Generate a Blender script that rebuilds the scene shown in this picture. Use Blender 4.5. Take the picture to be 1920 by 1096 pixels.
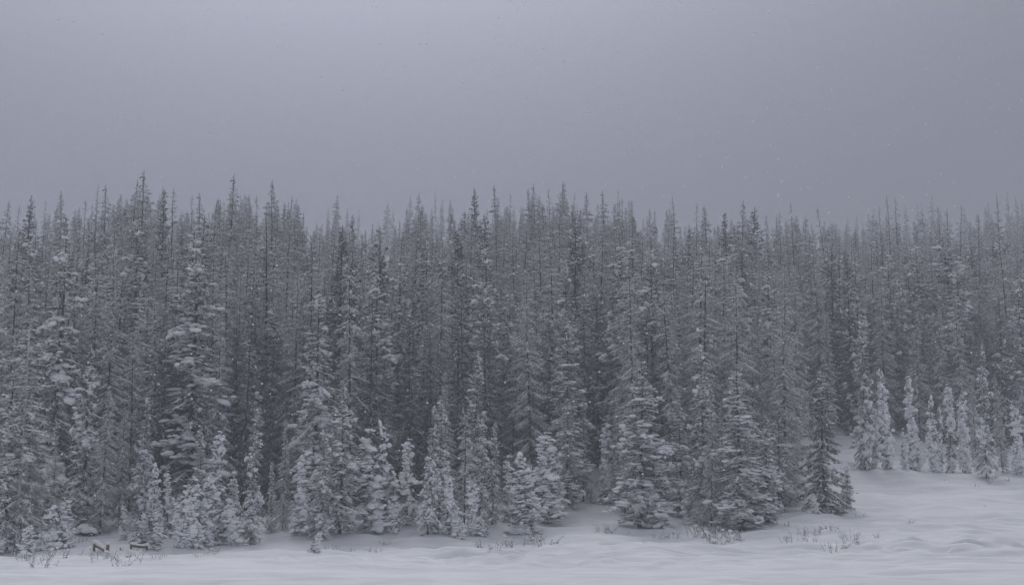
import bpy, math, random
import numpy as np
R = math.radians
sc = bpy.context.scene
for o in list(bpy.data.objects):
    bpy.data.objects.remove(o)
col = sc.collection

# ------------------------------------------------------------------ camera
IW, IH, FPX = 1920.0, 1096.0, 2667.0
CAMZ, HORIZON = 2.5, 950.0
PITCH = math.atan((HORIZON - IH / 2) / FPX)
cam = bpy.data.cameras.new('camera')
cam.sensor_width = 36.0
cam.lens = 36.0 * FPX / IW
cam.clip_start, cam.clip_end = 0.3, 5000.0
cam_o = bpy.data.objects.new('camera', cam)
cam_o.location = (0, 0, CAMZ)
cam_o.rotation_euler = (R(90) + PITCH, 0, 0)
col.objects.link(cam_o)
sc.camera = cam_o

# ------------------------------------------------------------------ world and sun
SUN_EL, SUN_AZ = R(48.0), R(-8.0)          # behind the forest, a little left of the middle
sun_dir = (math.sin(SUN_AZ) * math.cos(SUN_EL), math.cos(SUN_AZ) * math.cos(SUN_EL), math.sin(SUN_EL))
w = bpy.data.worlds.new('World')
sc.world = w
w.use_nodes = True
nt = w.node_tree
nt.nodes.clear()
N = nt.nodes.new
L = nt.links.new
out = N('ShaderNodeOutputWorld')
bg = N('ShaderNodeBackground')
bg.inputs['Strength'].default_value = 0.1
sky = N('ShaderNodeTexSky')
sky.sky_type = 'NISHITA'
sky.sun_disc = False
sky.sun_elevation = SUN_EL
sky.sun_rotation = SUN_AZ
sky.dust_density = 4.0
tc = N('ShaderNodeTexCoord')
sep = N('ShaderNodeSeparateXYZ')
L(tc.outputs['Generated'], sep.inputs[0])
def math_node(op, a, b=None, clamp=False):
    n = N('ShaderNodeMath')
    n.operation = op
    n.use_clamp = clamp
    for i, v in enumerate((a, b)):
        if v is None:
            continue
        if isinstance(v, (int, float)):
            n.inputs[i].default_value = v
        else:
            L(v, n.inputs[i])
    return n.outputs[0]
# overcast dome: brighter towards the zenith, a soft glow where the veiled sun stands
zc = math_node('MAXIMUM', sep.outputs[2], 0.0)
base = math_node('ADD', math_node('MULTIPLY', math_node('POWER', zc, 1.4), 4.0), 0.85)
dot = N('ShaderNodeVectorMath')
dot.operation = 'DOT_PRODUCT'
L(tc.outputs['Generated'], dot.inputs[0])
dot.inputs[1].default_value = sun_dir
dpos = math_node('MAXIMUM', dot.outputs['Value'], 0.0)
g1 = math_node('MULTIPLY', math_node('POWER', dpos, 50.0), 0.0)
g2 = math_node('MULTIPLY', math_node('POWER', dpos, 14.0), 14.0)
lum = math_node('ADD', math_node('ADD', base, g1), g2)
tint = N('ShaderNodeVectorMath')
tint.operation = 'SCALE'
tmix = N('ShaderNodeMix')          # bluish near the horizon, more neutral overhead
tmix.data_type = 'RGBA'
tmix.inputs['A'].default_value = (0.855, 0.93, 1.26, 1)
tmix.inputs['B'].default_value = (0.955, 0.98, 1.085, 1)
L(math_node('MULTIPLY', zc, 1.6, True), tmix.inputs['Factor'])
L(tmix.outputs['Result'], tint.inputs[0])
L(lum, tint.inputs['Scale'])
mixw = N('ShaderNodeMix')
mixw.data_type = 'RGBA'
mixw.inputs['Factor'].default_value = 0.975       # the cloud lets only a little of the clear sky through
L(sky.outputs[0], mixw.inputs['A'])
L(tint.outputs[0], mixw.inputs['B'])
L(mixw.outputs['Result'], bg.inputs['Color'])
L(bg.outputs[0], out.inputs['Surface'])

sun = bpy.data.lights.new('sun', 'SUN')
sun.energy = 0.5
sun.angle = R(20)
sun.color = (1.0, 0.96, 0.94)
sun_o = bpy.data.objects.new('sun', sun)
sun_o.rotation_euler = (math.pi / 2 - SUN_EL, 0, math.pi - SUN_AZ)
col.objects.link(sun_o)

vs = sc.view_settings
vs.view_transform = 'Standard'
vs.look = 'None'
vs.exposure = 0.22
vs.gamma = 1.0
vs.use_curve_mapping = False
cy = sc.cycles
cy.max_bounces = 5
cy.diffuse_bounces = 3
cy.glossy_bounces = 1
cy.transmission_bounces = 1
cy.volume_bounces = 2
cy.use_denoising = True
cy.sample_clamp_indirect = 4.0
cy.filter_width = 1.5

HAZE_DENSITY = 0.0014

# ------------------------------------------------------------------ helpers
def pix_dir(x, y):
    cx, cyy = (x - IW / 2) / FPX, (IH / 2 - y) / FPX
    c, s = math.cos(PITCH), math.sin(PITCH)
    return np.array((cx, c - s * cyy, s + c * cyy))
def pix_at(x, y, D):
    d = pix_dir(x, y)
    return np.array((0, 0, CAMZ)) + d * (D / d[1])

_lat = np.random.default_rng(5).random((256, 256))
def vnoise(x, y):
    x = np.asarray(x, float); y = np.asarray(y, float)
    xi, yi = np.floor(x).astype(int), np.floor(y).astype(int)
    fx, fy = x - xi, y - yi
    fx = fx * fx * (3 - 2 * fx); fy = fy * fy * (3 - 2 * fy)
    g = lambda a, b: _lat[a % 256, b % 256]
    return ((g(xi, yi) * (1 - fx) + g(xi + 1, yi) * fx) * (1 - fy)
            + (g(xi, yi + 1) * (1 - fx) + g(xi + 1, yi + 1) * fx) * fy) - 0.5

def softplus(v, k):
    return np.logaddexp(0, np.asarray(v, float) / k) * k

def terrain(x, y):
    """height of the snow: a flat frozen lake, a low bank, then the hillside"""
    x = np.asarray(x, float); y = np.asarray(y, float)
    yy = np.where(y > 262, 262 + (np.minimum(y, 400) - 262) * 0.46, y)
    shore = 77 + 2.0 * vnoise(x * 0.05 + 3, 0.5)
    z = 0.12 * softplus(yy - shore, 1.8)
    e = 95 + 33 / (1 + np.exp(-(x - 24) / 7.0))
    z = z + 0.16 * softplus(yy - e, 6.0)
    near = 1 / (1 + np.exp(-(y - 72) / 2.0))
    # hummocks on the bank
    z = z + near * (0.75 * vnoise(x * 0.16, y * 0.14) + 0.42 * vnoise(x * 0.42 + 9, y * 0.32) + 0.16 * vnoise(x * 1.1 + 4, y * 0.9))
    # wind crust on the lake and the open slope
    op = 1 / (1 + np.exp((y - 130) / 4.0))
    wx = x + 0.6 * y + 3.0 * vnoise(x * 0.1, y * 0.15)
    a = 0.35 + 1.5 * np.clip(vnoise(x * 0.045 + 30, y * 0.09) + 0.35, 0, 1)
    rid = lambda u, v: 0.5 - np.abs(2 * vnoise(u, v))           # sharp-crested drifts
    r = 0.20 * rid(wx * 0.07, y * 0.42) + 0.17 * rid(x * 0.16 + 20 - 0.25 * y, y * 0.75 + 5)
    r = r + 0.16 * vnoise(x * 0.33 + 50, y * 1.3 + 0.15 * x) + 0.10 * vnoise(x * 0.75 + 11, y * 2.2)
    lumpy = np.clip(vnoise(x * 0.08 + 77, y * 0.12 + 3) * 3, 0, 1)
    r = r + lumpy * 0.32 * vnoise(x * 1.2 + 5, y * 1.5)
    z = z + op * (1.3 * a * r + 0.35 * vnoise(x * 0.05, y * 0.2 + 7))
    return z
def ground(x, y):
    return float(terrain(x, y))

def ground_hit(x, y):
    """where the ray through a picture point meets the snow"""
    d = pix_dir(x, y)
    for D in np.arange(40, 260, 0.25):
        p = np.array((0, 0, CAMZ)) + d * (D / d[1])
        if p[2] <= ground(p[0], p[1]):
            return p[0], p[1]
    return p[0], p[1]

def mk_mesh(name, V, T, mats=(), smooth=None, mat_idx=None):
    me = bpy.data.meshes.new(name)
    V = np.asarray(V, np.float32); T = np.asarray(T, np.int32)
    me.vertices.add(len(V)); me.vertices.foreach_set('co', V.ravel())
    me.loops.add(T.size); me.loops.foreach_set('vertex_index', T.ravel())
    me.polygons.add(len(T))
    me.polygons.foreach_set('loop_start', np.arange(len(T), dtype=np.int32) * T.shape[1])
    if mat_idx is not None:
        me.polygons.foreach_set('material_index', np.asarray(mat_idx, np.int32))
    sm = np.zeros(len(T), bool) if smooth is None else (np.ones(len(T), bool) if smooth is True else smooth)
    me.polygons.foreach_set('use_smooth', sm)
    for m in mats:
        me.materials.append(m)
    me.update(calc_edges=True)
    return me

class Geo:
    def __init__(s): s.V, s.T, s.S, s.n = [], [], [], 0
    def add(s, V, T, smooth=False):
        V = np.asarray(V, float).reshape(-1, 3); T = np.asarray(T, int).reshape(-1, 3)
        s.V.append(V); s.T.append(T + s.n); s.S.append(np.full(len(T), smooth)); s.n += len(V)
    def mesh(s, name, mat):
        return mk_mesh(name, np.concatenate(s.V), np.concatenate(s.T), (mat,), np.concatenate(s.S))

def unit(v):
    return v / np.maximum(np.linalg.norm(v, axis=-1, keepdims=True), 1e-9)

def frames(a, roll=None):
    up = np.zeros_like(a); up[..., 2] = 1
    steep = np.abs(a[..., 2]) > 0.97
    up[steep] = (1, 0, 0)
    u = unit(np.cross(a, up)); v = np.cross(u, a)
    if roll is not None:
        c, s_ = np.cos(roll)[..., None], np.sin(roll)[..., None]
        u, v = u * c + v * s_, v * c - u * s_
    return u, v

def spikes(g, P0, P1, r, roll=None, squash=1.0):
    """three-sided tapering twigs; with roll None the ridge points up like a roof"""
    n = len(P0)
    if n == 0: return
    a = unit(P1 - P0)
    u, v = frames(a, roll)
    r = np.broadcast_to(np.asarray(r, float), (n,))[:, None]
    A = P0 + v * r * squash
    B = P0 - u * r - v * r * 0.5 * squash
    C = P0 + u * r - v * r * 0.5 * squash
    V = np.stack((A, B, C, P1), 1).reshape(-1, 3)
    k = np.arange(n)[:, None] * 4
    T = np.concatenate((k + (0, 1, 3), k + (1, 2, 3), k + (2, 0, 3)), 0)
    g.add(V, T)

def tubes(g, P, rad, sides=3, smooth=False):
    """P (n,k,3) polylines, rad (n,k)"""
    n, k, _ = P.shape
    a = np.empty_like(P)
    a[:, 1:-1] = P[:, 2:] - P[:, :-2]; a[:, 0] = P[:, 1] - P[:, 0]; a[:, -1] = P[:, -1] - P[:, -2]
    a = unit(a)
    u, v = frames(a)
    ring = []
    for i in range(sides):
        t = 2 * math.pi * i / sides + math.pi / 2
        ring.append(P + (u * math.cos(t) + v * math.sin(t)) * rad[..., None])
    V = np.stack(ring, 2).reshape(-1, 3)
    T = []
    base = (np.arange(n)[:, None] * k + np.arange(k - 1)[None, :]).reshape(-1, 1) * sides
    for i in range(sides):
        j = (i + 1) % sides
        T.append(np.concatenate((base + i, base + j, base + sides + j), 1))
        T.append(np.concatenate((base + i, base + sides + j, base + sides + i), 1))
    g.add(V, np.concatenate(T), smooth)

def ico(sub):
    t = (1 + 5 ** 0.5) / 2
    V = [(-1, t, 0), (1, t, 0), (-1, -t, 0), (1, -t, 0), (0, -1, t), (0, 1, t), (0, -1, -t), (0, 1, -t), (t, 0, -1), (t, 0, 1), (-t, 0, -1), (-t, 0, 1)]
    F = [(0, 11, 5), (0, 5, 1), (0, 1, 7), (0, 7, 10), (0, 10, 11), (1, 5, 9), (5, 11, 4), (11, 10, 2), (10, 7, 6), (7, 1, 8), (3, 9, 4), (3, 4, 2), (3, 2, 6), (3, 6, 8), (3, 8, 9), (4, 9, 5), (2, 4, 11), (6, 2, 10), (8, 6, 7), (9, 8, 1)]
    V = [np.array(v, float) / np.linalg.norm(v) for v in V]
    for _ in range(sub):
        mid, F2 = {}, []
        def m(a, b):
            key = (min(a, b), max(a, b))
            if key not in mid:
                v = V[a] + V[b]; V.append(v / np.linalg.norm(v)); mid[key] = len(V) - 1
            return mid[key]
        for a, b, c in F:
            ab, bc, ca = m(a, b), m(b, c), m(c, a)
            F2 += [(a, ab, ca), (b, bc, ab), (c, ca, bc), (ab, bc, ca)]
        F = F2
    return np.array(V), np.array(F)
ICO0, ICO1, ICO2 = ico(0), ico(1), ico(2)

def lumps(g, C, ax, size, rng, tmpl=ICO1, rough=0.2):
    """snow pillows: C (n,3) centres, ax (n,3) long axis, size (n,3) length, width, thickness"""
    n = len(C)
    if n == 0: return
    V0, F0 = tmpl
    ax = unit(ax)
    u, v = frames(ax)
    ph = rng.random((n, 1, 3)) * 6.28
    fr = rng.uniform(1.6, 3.4, (n, 1, 3))
    d = (np.sin(V0[None] * fr + ph)).sum(-1) * rough / 2 + rng.normal(0, rough * 0.22, (n, len(V0)))
    Vl = V0[None] * (1 + d[..., None])
    zz = Vl[..., 2]
    zz = np.where(zz < 0, zz * 0.55, zz)
    W = C[:, None] + ax[:, None] * (Vl[..., 0:1] * size[:, None, 0:1]) + u[:, None] * (Vl[..., 1:2] * size[:, None, 1:2]) + v[:, None] * (zz[..., None] * size[:, None, 2:3])
    T = (F0[None] + np.arange(n)[:, None, None] * len(V0)).reshape(-1, 3)
    g.add(W.reshape(-1, 3), T, True)

# ------------------------------------------------------------------ materials
def material(name):
    m = bpy.data.materials.new(name)
    m.use_nodes = True
    t = m.node_tree
    return m, t, t.nodes['Principled BSDF']
def ramp(t, fac, stops):
    r = t.nodes.new('ShaderNodeValToRGB')
    els = r.color_ramp.elements
    while len(els) < len(stops): els.new(0.5)
    for e, (p, c) in zip(els, stops):
        e.position = p; e.color = (*c, 1)
    t.links.new(fac, r.inputs[0])
    return r.outputs[0]
def noise(t, vec, scale, detail=3, rough=0.6):
    n = t.nodes.new('ShaderNodeTexNoise')
    n.inputs['Scale'].default_value = scale
    n.inputs['Detail'].default_value = detail
    n.inputs['Roughness'].default_value = rough
    t.links.new(vec, n.inputs['Vector'])
    return n.outputs['Fac']
def rimed(name, dark, mid, frost, cover, up):
    """wood or needles carrying rime: patchy in the object's own space, thicker on what faces up"""
    m, t, b = material(name)
    co = t.nodes.new('ShaderNodeTexCoord').outputs['Object']
    geo = t.nodes.new('ShaderNodeNewGeometry')
    s = t.nodes.new('ShaderNodeSeparateXYZ')
    t.links.new(geo.outputs['Normal'], s.inputs[0])
    n1 = noise(t, co, 1.1, 4)
    n2 = noise(t, co, 9.0, 2)
    def mt(op, a, bb, clamp=False):
        k = t.nodes.new('ShaderNodeMath'); k.operation = op; k.use_clamp = clamp
        for i, v in enumerate((a, bb)):
            if isinstance(v, (int, float)): k.inputs[i].default_value = v
            else: t.links.new(v, k.inputs[i])
        return k.outputs[0]
    f = mt('ADD', mt('MULTIPLY', n1, 0.9), mt('MULTIPLY', n2, 0.7))
    f = mt('ADD', f, mt('MULTIPLY', s.outputs[2], up))
    f = mt('ADD', f, cover - 0.8)
    c = ramp(t, f, ((0.16, dark), (0.40, mid), (0.64, frost)))
    t.links.new(c, b.inputs['Base Color'])
    b.inputs['Roughness'].default_value = 0.9
    b.inputs['Specular IOR Level'].default_value = 0.1
    return m
M_needle = rimed('green_needles_with_rime', (0.016, 0.019, 0.016), (0.054, 0.053, 0.047), (0.84, 0.83, 0.83), 0.30, 0.38)
M_dead = rimed('dead_twigs_with_rime', (0.028, 0.022, 0.020), (0.090, 0.078, 0.073), (0.84, 0.82, 0.82), 0.465, 0.38)
M_green = rimed('young_green_needles', (0.017, 0.022, 0.018), (0.050, 0.054, 0.048), (0.80, 0.80, 0.81), 0.20, 0.36)
M_inner_shade = rimed('shade_toned_twigs', (0.027, 0.025, 0.025), (0.078, 0.074, 0.073), (0.66, 0.65, 0.66), 0.31, 0.3)  # less rime and a darker tone, painting shade into the gaps between crowns
M_brown = rimed('brown_needles', (0.045, 0.032, 0.024), (0.085, 0.066, 0.052), (0.60, 0.58, 0.57), 0.31, 0.24)
M_bark = rimed('bark', (0.035, 0.028, 0.025), (0.075, 0.062, 0.055), (0.62, 0.61, 0.61), 0.33, 0.3)
M_whitebark = rimed('bark_plastered_with_rime', (0.06, 0.055, 0.05), (0.25, 0.24, 0.24), (0.66, 0.67, 0.69), 0.62, 0.2)
M_stem = rimed('willow_stems', (0.050, 0.036, 0.030), (0.12, 0.095, 0.085), (0.55, 0.55, 0.56), 0.22, 0.25)
M_wood = rimed('weathered_timber', (0.10, 0.066, 0.034), (0.20, 0.145, 0.085), (0.36, 0.30, 0.22), 0.42, 0.05)
def snow_mat(name, colr, bump=0.0, scale=6.0, streak_tone=0.93):
    m, t, b = material(name)
    co = t.nodes.new('ShaderNodeTexCoord').outputs['Object']
    n1 = noise(t, co, 0.35, 5, 0.65)
    if streak_tone < 0.93:      # crust and powder streaks, toned to stand in for shading on the ripples
        mp0 = t.nodes.new('ShaderNodeMapping')
        mp0.inputs['Scale'].default_value = (0.14, 0.8, 0.8)
        mp0.inputs['Rotation'].default_value = (0, 0, 0.06)
        t.links.new(co, mp0.inputs[0])
        n1 = noise(t, mp0.outputs[0], 1.0, 6, 0.62)
    c = ramp(t, n1, ((0.36, tuple(k * streak_tone for k in colr)), (0.62, colr)))
    t.links.new(c, b.inputs['Base Color'])
    b.inputs['Roughness'].default_value = 0.75
    b.inputs['Specular IOR Level'].default_value = 0.2
    if bump:
        bn = t.nodes.new('ShaderNodeBump')
        bn.inputs['Strength'].default_value = bump
        bn.inputs['Distance'].default_value = 0.05
        mp = t.nodes.new('ShaderNodeMapping')
        mp.inputs['Scale'].default_value = (0.35, 1.6, 1)
        t.links.new(co, mp.inputs[0])
        t.links.new(noise(t, mp.outputs[0], scale, 5, 0.6), bn.inputs['Height'])
        t.links.new(bn.outputs[0], b.inputs['Normal'])
    return m
M_snow = snow_mat('snow_on_branches', (0.93, 0.935, 0.945))
M_field = snow_mat('wind_packed_snow', (0.84, 0.85, 0.87), 0.9, 2.2, 0.83)

# ------------------------------------------------------------------ ground
def graded(lo, hi, a, b, fine, coarse):
    mid = np.arange(a, b + 1e-6, fine)
    left, p, s = [], a, fine
    while p > lo:
        s = min(s * 1.12, coarse); p -= s; left.append(p)
    right, p, s = [], mid[-1], fine
    while p < hi:
        s = min(s * 1.12, coarse); p += s; right.append(p)
    return np.array(left[::-1] + list(mid) + right)
gx = graded(-420, 420, -50, 62, 0.36, 9)
gy = graded(-90, 560, 40, 128, 0.2, 9)
GX, GY = np.meshgrid(gx, gy)
GZ = terrain(GX, GY)
nx, ny = len(gx), len(gy)
ii = (np.arange(ny - 1)[:, None] * nx + np.arange(nx - 1)[None, :]).ravel()
Q = np.stack((ii, ii + 1, ii + nx + 1, ii + nx), 1)
gme = mk_mesh('snowfield', np.stack((GX, GY, GZ), -1).reshape(-1, 3), Q, (M_field,), True)
snowfield = bpy.data.objects.new('snow_ground', gme)
snowfield['kind'] = 'structure'
col.objects.link(snowfield)

# ------------------------------------------------------------------ tree makers
class Proto:
    pass
def make_tree(seed, H, Rad, z0=0.8, nper=5, spacing=0.28, up_top=0.55, up_low=-0.45, curl=0.35, twig_n=15, twig_len=0.42,
              needle_n=4, needle_len=0.15, nr=0.020, strip=0.5, strip_r=0.035, lump=0.5, lump_s=1.0, prof=0.8, gaps=0.15,
              bare_top=0.0, hang=0.35, needle_mat=None, bark=None, trunk_r=None, tips=1, broken=0.0):
    rng = np.random.default_rng(seed)
    p = Proto(); p.H, p.R = H * (1 - broken), Rad
    crown, snow, trunk = Geo(), Geo(), Geo()
    # trunk with a slight sweep
    tk = 14
    tz = np.linspace(-0.7, H * (1 - broken), tk)
    sway = np.cumsum(rng.normal(0, 0.035, (tk, 2)), 0); sway -= sway[0]
    sway *= (np.clip(tz / H, 0, 1) ** 0.8)[:, None] * (H / 16)
    trp = np.concatenate((sway, tz[:, None]), 1)
    tr = (trunk_r or H * 0.0105)
    trr = tr * np.clip(1 - np.clip(tz, 0, None) / H, 0.04, 1) ** 0.85 + 0.008
    tubes(trunk, trp[None], trr[None], 7, True)
    def at_trunk(z):
        return np.stack((np.interp(z, tz, trp[:, 0]), np.interp(z, tz, trp[:, 1]), z), -1)
    bz, z = [], z0
    top = H * (0.985 - broken)
    while z < top:
        f = (z - z0) / (H - z0)
        n = max(2, int(round(nper * rng.uniform(0.6, 1.35))))
        bz += list(z + rng.uniform(-0.5, 0.5, n) * spacing)
        z += spacing * (1.0 - 0.25 * f) * rng.uniform(0.75, 1.3)
    bz = np.clip(np.array(bz), z0 * 0.7, top); n = len(bz)
    f = np.clip((bz - z0) / (H - z0), 0, 1)
    az = rng.random(n) * 2 * math.pi
    BL = Rad * ((1 - f) ** prof) * np.minimum(1, 0.62 + f * 3.2) * rng.uniform(0.55, 1.15, n) + 0.10
    BL *= 1 + 0.34 * np.sin(az * 2 + bz * 0.9 + seed) * np.sin(bz * 1.7 + seed * 2)
    cut = rng.random(n) < gaps
    BL[cut] *= rng.uniform(0.2, 0.6, cut.sum())
    BL = np.maximum(BL, 0.09)
    e0 = up_low + (up_top - up_low) * f ** 1.6 + rng.normal(0, 0.13, n)
    K = 6
    t = np.linspace(0, 1, K)
    cu = curl * (1 - f * 0.8) * rng.uniform(0.5, 1.4, n)
    zoff = BL[:, None] * (e0[:, None] * t - cu[:, None] * t ** 2 + 0.45 * cu[:, None] * t ** 4)
    azt = az[:, None] + rng.normal(0, 0.16, n)[:, None] * t
    root = at_trunk(bz)
    P = np.empty((n, K, 3))
    P[..., 0] = root[:, None, 0] + np.cos(azt) * BL[:, None] * t
    P[..., 1] = root[:, None, 1] + np.sin(azt) * BL[:, None] * t
    P[..., 2] = bz[:, None] + zoff
    P[:, 1:] += rng.normal(0, 0.018, (n, K - 1, 3)) * np.minimum(BL, 1)[:, None, None]
    br = (0.007 + 0.010 * BL)[:, None] * (1 - 0.8 * t)[None, :]
    tubes(crown, P, br)
    if strip > 0:
        sel = rng.random(n) < min(1, strip * 1.3)
        Ps = P[sel].copy(); Ps[..., 2] += br[sel] * 0.8 + strip_r * 0.5
        sr = strip_r * (0.35 + 0.9 * np.minimum(BL[sel], 1.4))[:, None] * (0.35 + np.sin(np.clip(t * 1.05, 0, 1) * math.pi) * 0.8)[None, :] * rng.uniform(0.05, 1.35, (sel.sum(), K))
        tubes(snow, Ps, sr, 4, True)
    # twigs
    dens = np.where(f > 1 - bare_top, 0.45, 1.0)
    m = np.maximum(2, np.round(BL * twig_n * dens * rng.uniform(0.7, 1.3, n))).astype(int)
    bi = np.repeat(np.arange(n), m)
    tt = 0.12 + 0.88 * rng.random(len(bi)) ** 0.8
    x = tt * (K - 1); k0 = np.minimum(x.astype(int), K - 2); fr = (x - k0)[:, None]
    pos = P[bi, k0] * (1 - fr) + P[bi, k0 + 1] * fr
    tan = unit(P[bi, k0 + 1] - P[bi, k0])
    side = np.stack((-np.sin(az[bi]), np.cos(az[bi]), np.zeros(len(bi))), -1) * np.where(rng.random(len(bi)) < 0.5, -1, 1)[:, None]
    d = tan * 0.65 + side * rng.uniform(0.4, 1.0, len(bi))[:, None] + rng.normal(0, 0.22, (len(bi), 3))
    d[:, 2] -= hang * rng.uniform(0.2, 1.4, len(bi))
    d = unit(d)
    tl = twig_len * (0.35 + 0.65 * (1 - tt)) * rng.uniform(0.55, 1.25, len(bi)) * np.clip(BL[bi] / 0.9, 0.2, 1.25)
    end = pos + d * tl[:, None]
    spikes(crown, pos, end, nr * 0.9, rng.random(len(bi)) * 6.28)
    # needle sprays
    if needle_n:
        q = rng.poisson(needle_n, len(bi))
        ti = np.repeat(np.arange(len(bi)), q)
        s = rng.random(len(ti))
        np0 = pos[ti] + d[ti] * (tl[ti] * s)[:, None]
        nd = unit(d[ti] * 0.75 + unit(rng.normal(0, 1, (len(ti), 3))) * 0.85)
        nl = needle_len * rng.uniform(0.55, 1.3, len(ti)) * np.clip(BL[bi[ti]] / 0.6, 0.5, 1)
        spikes(crown, np0, np0 + nd * nl[:, None], nr * rng.uniform(0.6, 1.15, len(ti)), rng.random(len(ti)) * 6.28)
        # rime and snow caught in the sprays
        ks = rng.random(len(ti)) < strip * 0.5 * tt[ti]
        up = np.array((0, 0, nr * 0.9))
        spikes(snow, np0[ks] + up, np0[ks] + nd[ks] * nl[ks, None] * 0.9 + up * 1.3, strip_r * 0.6 * rng.uniform(0.6, 1.2, ks.sum()))
    if strip > 0:
        ks = rng.random(len(bi)) < strip * (0.25 + 1.1 * tt)
        up = np.array((0, 0, nr))
        spikes(snow, pos[ks] + up, end[ks] + up, strip_r * rng.uniform(0.5, 1.15, ks.sum()))
    # snow pillows
    if lump > 0:
        clus = np.clip(0.55 + 1.5 * np.sin(bz * 1.3 + az * 1.5 + seed * 3.1) * 0.5 + 0.3 * np.sin(bz * 0.5 + seed), 0, 2)
        cnt = rng.poisson(3.6 * lump * clus * (0.5 + 0.8 * np.minimum(BL, 1.6)) * np.clip(1.5 * (1.1 - f), 0.15, 1.3))
        li = np.repeat(np.arange(n), cnt)
        tt2 = rng.uniform(0.25, 0.98, len(li))
        x = tt2 * (K - 1); k0 = np.minimum(x.astype(int), K - 2); fr = (x - k0)[:, None]
        c = P[li, k0] * (1 - fr) + P[li, k0 + 1] * fr
        c += rng.normal(0, 0.06, c.shape)
        ax = unit(P[li, k0 + 1] - P[li, k0] + rng.normal(0, 0.2, c.shape))
        sz = lump_s * np.minimum(rng.lognormal(0, 0.33, len(li)), 1.6) * (0.5 + 0.55 * np.minimum(BL[li], 1.5))
        size = np.stack((sz * rng.uniform(0.09, 0.20, len(li)), sz * rng.uniform(0.10, 0.18, len(li)), sz * rng.uniform(0.05, 0.10, len(li))), -1)
        ax[:, 2] *= 0.6
        c[:, 2] += size[:, 2] * 0.45
        k = np.repeat(np.arange(len(li)), 3)            # each pillow is a few soft heaps run together
        off = rng.normal(0, 0.55, (len(k), 3)) * size[k]
        off[:, 2] = -np.abs(off[:, 2]) * 0.9
        lumps(snow, c[k] + unit(ax[k]) * off[:, 0:1] + off * (0, 1, 1), ax[k], size[k] * rng.uniform(0.45, 0.95, (len(k), 1)), rng, ICO1 if H < 10 else ICO0)
    p.tri = sum(len(a) for g in (crown, snow, trunk) for a in g.T)
    p.trunk = trunk.mesh('trunk', bark or M_bark)
    p.crown = crown.mesh('crown', needle_mat or M_needle)
    p.snow = snow.mesh('snow', M_snow) if snow.V else None
    return p

PROTOS = {}
def protos(kind, seeds, **kw):
    PROTOS[kind] = [make_tree(s, **kw) for s in seeds]
# bare, rimed, half dead spruces with drooping twigs: most of the wall of trees
protos('rimed', (11, 12, 13, 14, 15, 16, 17), H=17, Rad=1.85, z0=1.0, nper=5, spacing=0.30, up_top=0.02, up_low=-0.5, curl=0.30, twig_n=19, twig_len=0.55,
       needle_n=3.6, needle_len=0.20, nr=0.014, strip=0.85, strip_r=0.033, lump=0.10, lump_s=0.6, prof=0.76, gaps=0.24, bare_top=0.0, trunk_r=0.115, hang=0.45, needle_mat=M_dead)
# sparse dead poles with short twigs
protos('pole', (21, 22), H=17, Rad=1.3, z0=2.0, nper=5, spacing=0.32, trunk_r=0.085, up_top=0.05, up_low=-0.35, curl=0.25, twig_n=16, twig_len=0.38,
       needle_n=3.0, needle_len=0.17, nr=0.012, strip=0.5, strip_r=0.026, lump=0.03, prof=0.7, gaps=0.3, bare_top=0.15, hang=0.5, needle_mat=M_dead)
# full green spruces under snow
protos('laden', (31, 32, 33, 34, 35, 36), H=15, Rad=1.7, z0=0.7, nper=6, spacing=0.29, up_top=0.35, up_low=-0.42, curl=0.38, twig_n=15, twig_len=0.46,
       needle_n=4.2, needle_len=0.16, nr=0.019, strip=0.6, strip_r=0.044, lump=0.75, lump_s=1.35, prof=0.66, gaps=0.18, bare_top=0.08, hang=0.45)
# narrow dense firs
protos('spire', (41, 42), H=15, Rad=1.15, z0=0.6, nper=6, spacing=0.26, up_top=0.45, up_low=-0.35, curl=0.25, twig_n=20, twig_len=0.36,
       needle_n=4.5, needle_len=0.14, nr=0.021, strip=0.45, strip_r=0.032, lump=0.45, lump_s=0.95, prof=0.62, gaps=0.1, hang=0.3)
# young trees along the edge, plastered with snow
protos('young', (51, 52, 53, 54, 55, 56), H=5.5, Rad=0.66, z0=0.15, nper=6, spacing=0.20, up_top=0.5, up_low=-0.35, curl=0.35, twig_n=21, twig_len=0.29,
       needle_n=5, needle_len=0.11, nr=0.017, strip=0.4, strip_r=0.034, lump=1.15, lump_s=1.65, prof=0.72, gaps=0.12, hang=0.3, trunk_r=0.05, needle_mat=M_green)
# little snowed-up saplings
protos('sapling', (61, 62, 63), H=2.6, Rad=0.72, z0=0.05, nper=6, spacing=0.17, up_top=0.5, up_low=-0.3, curl=0.4, twig_n=26, twig_len=0.24,
       needle_n=5, needle_len=0.10, nr=0.015, strip=0.55, strip_r=0.034, lump=1.3, lump_s=1.6, prof=0.7, gaps=0.1, hang=0.3, trunk_r=0.03, needle_mat=M_green)
# trees inside the stand, little snow, twigs toned dark to stand for shaded gaps
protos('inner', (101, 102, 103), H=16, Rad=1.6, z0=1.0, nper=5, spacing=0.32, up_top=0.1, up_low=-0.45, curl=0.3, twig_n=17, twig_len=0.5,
       needle_n=3.4, needle_len=0.19, nr=0.014, strip=0.25, strip_r=0.024, lump=0.0, prof=0.7, gaps=0.25, hang=0.5, needle_mat=M_inner_shade, trunk_r=0.12)
# the brown lone tree out on the slope
protos('brown', (71,), H=11.5, Rad=1.75, z0=0.5, nper=5, spacing=0.24, up_top=0.15, up_low=-0.5, curl=0.34, twig_n=18, twig_len=0.5,
       needle_n=5, needle_len=0.16, nr=0.017, strip=0.45, strip_r=0.034, lump=0.5, lump_s=0.9, prof=0.62, gaps=0.22, bare_top=0.2, hang=0.5, needle_mat=M_brown, trunk_r=0.15)
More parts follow.
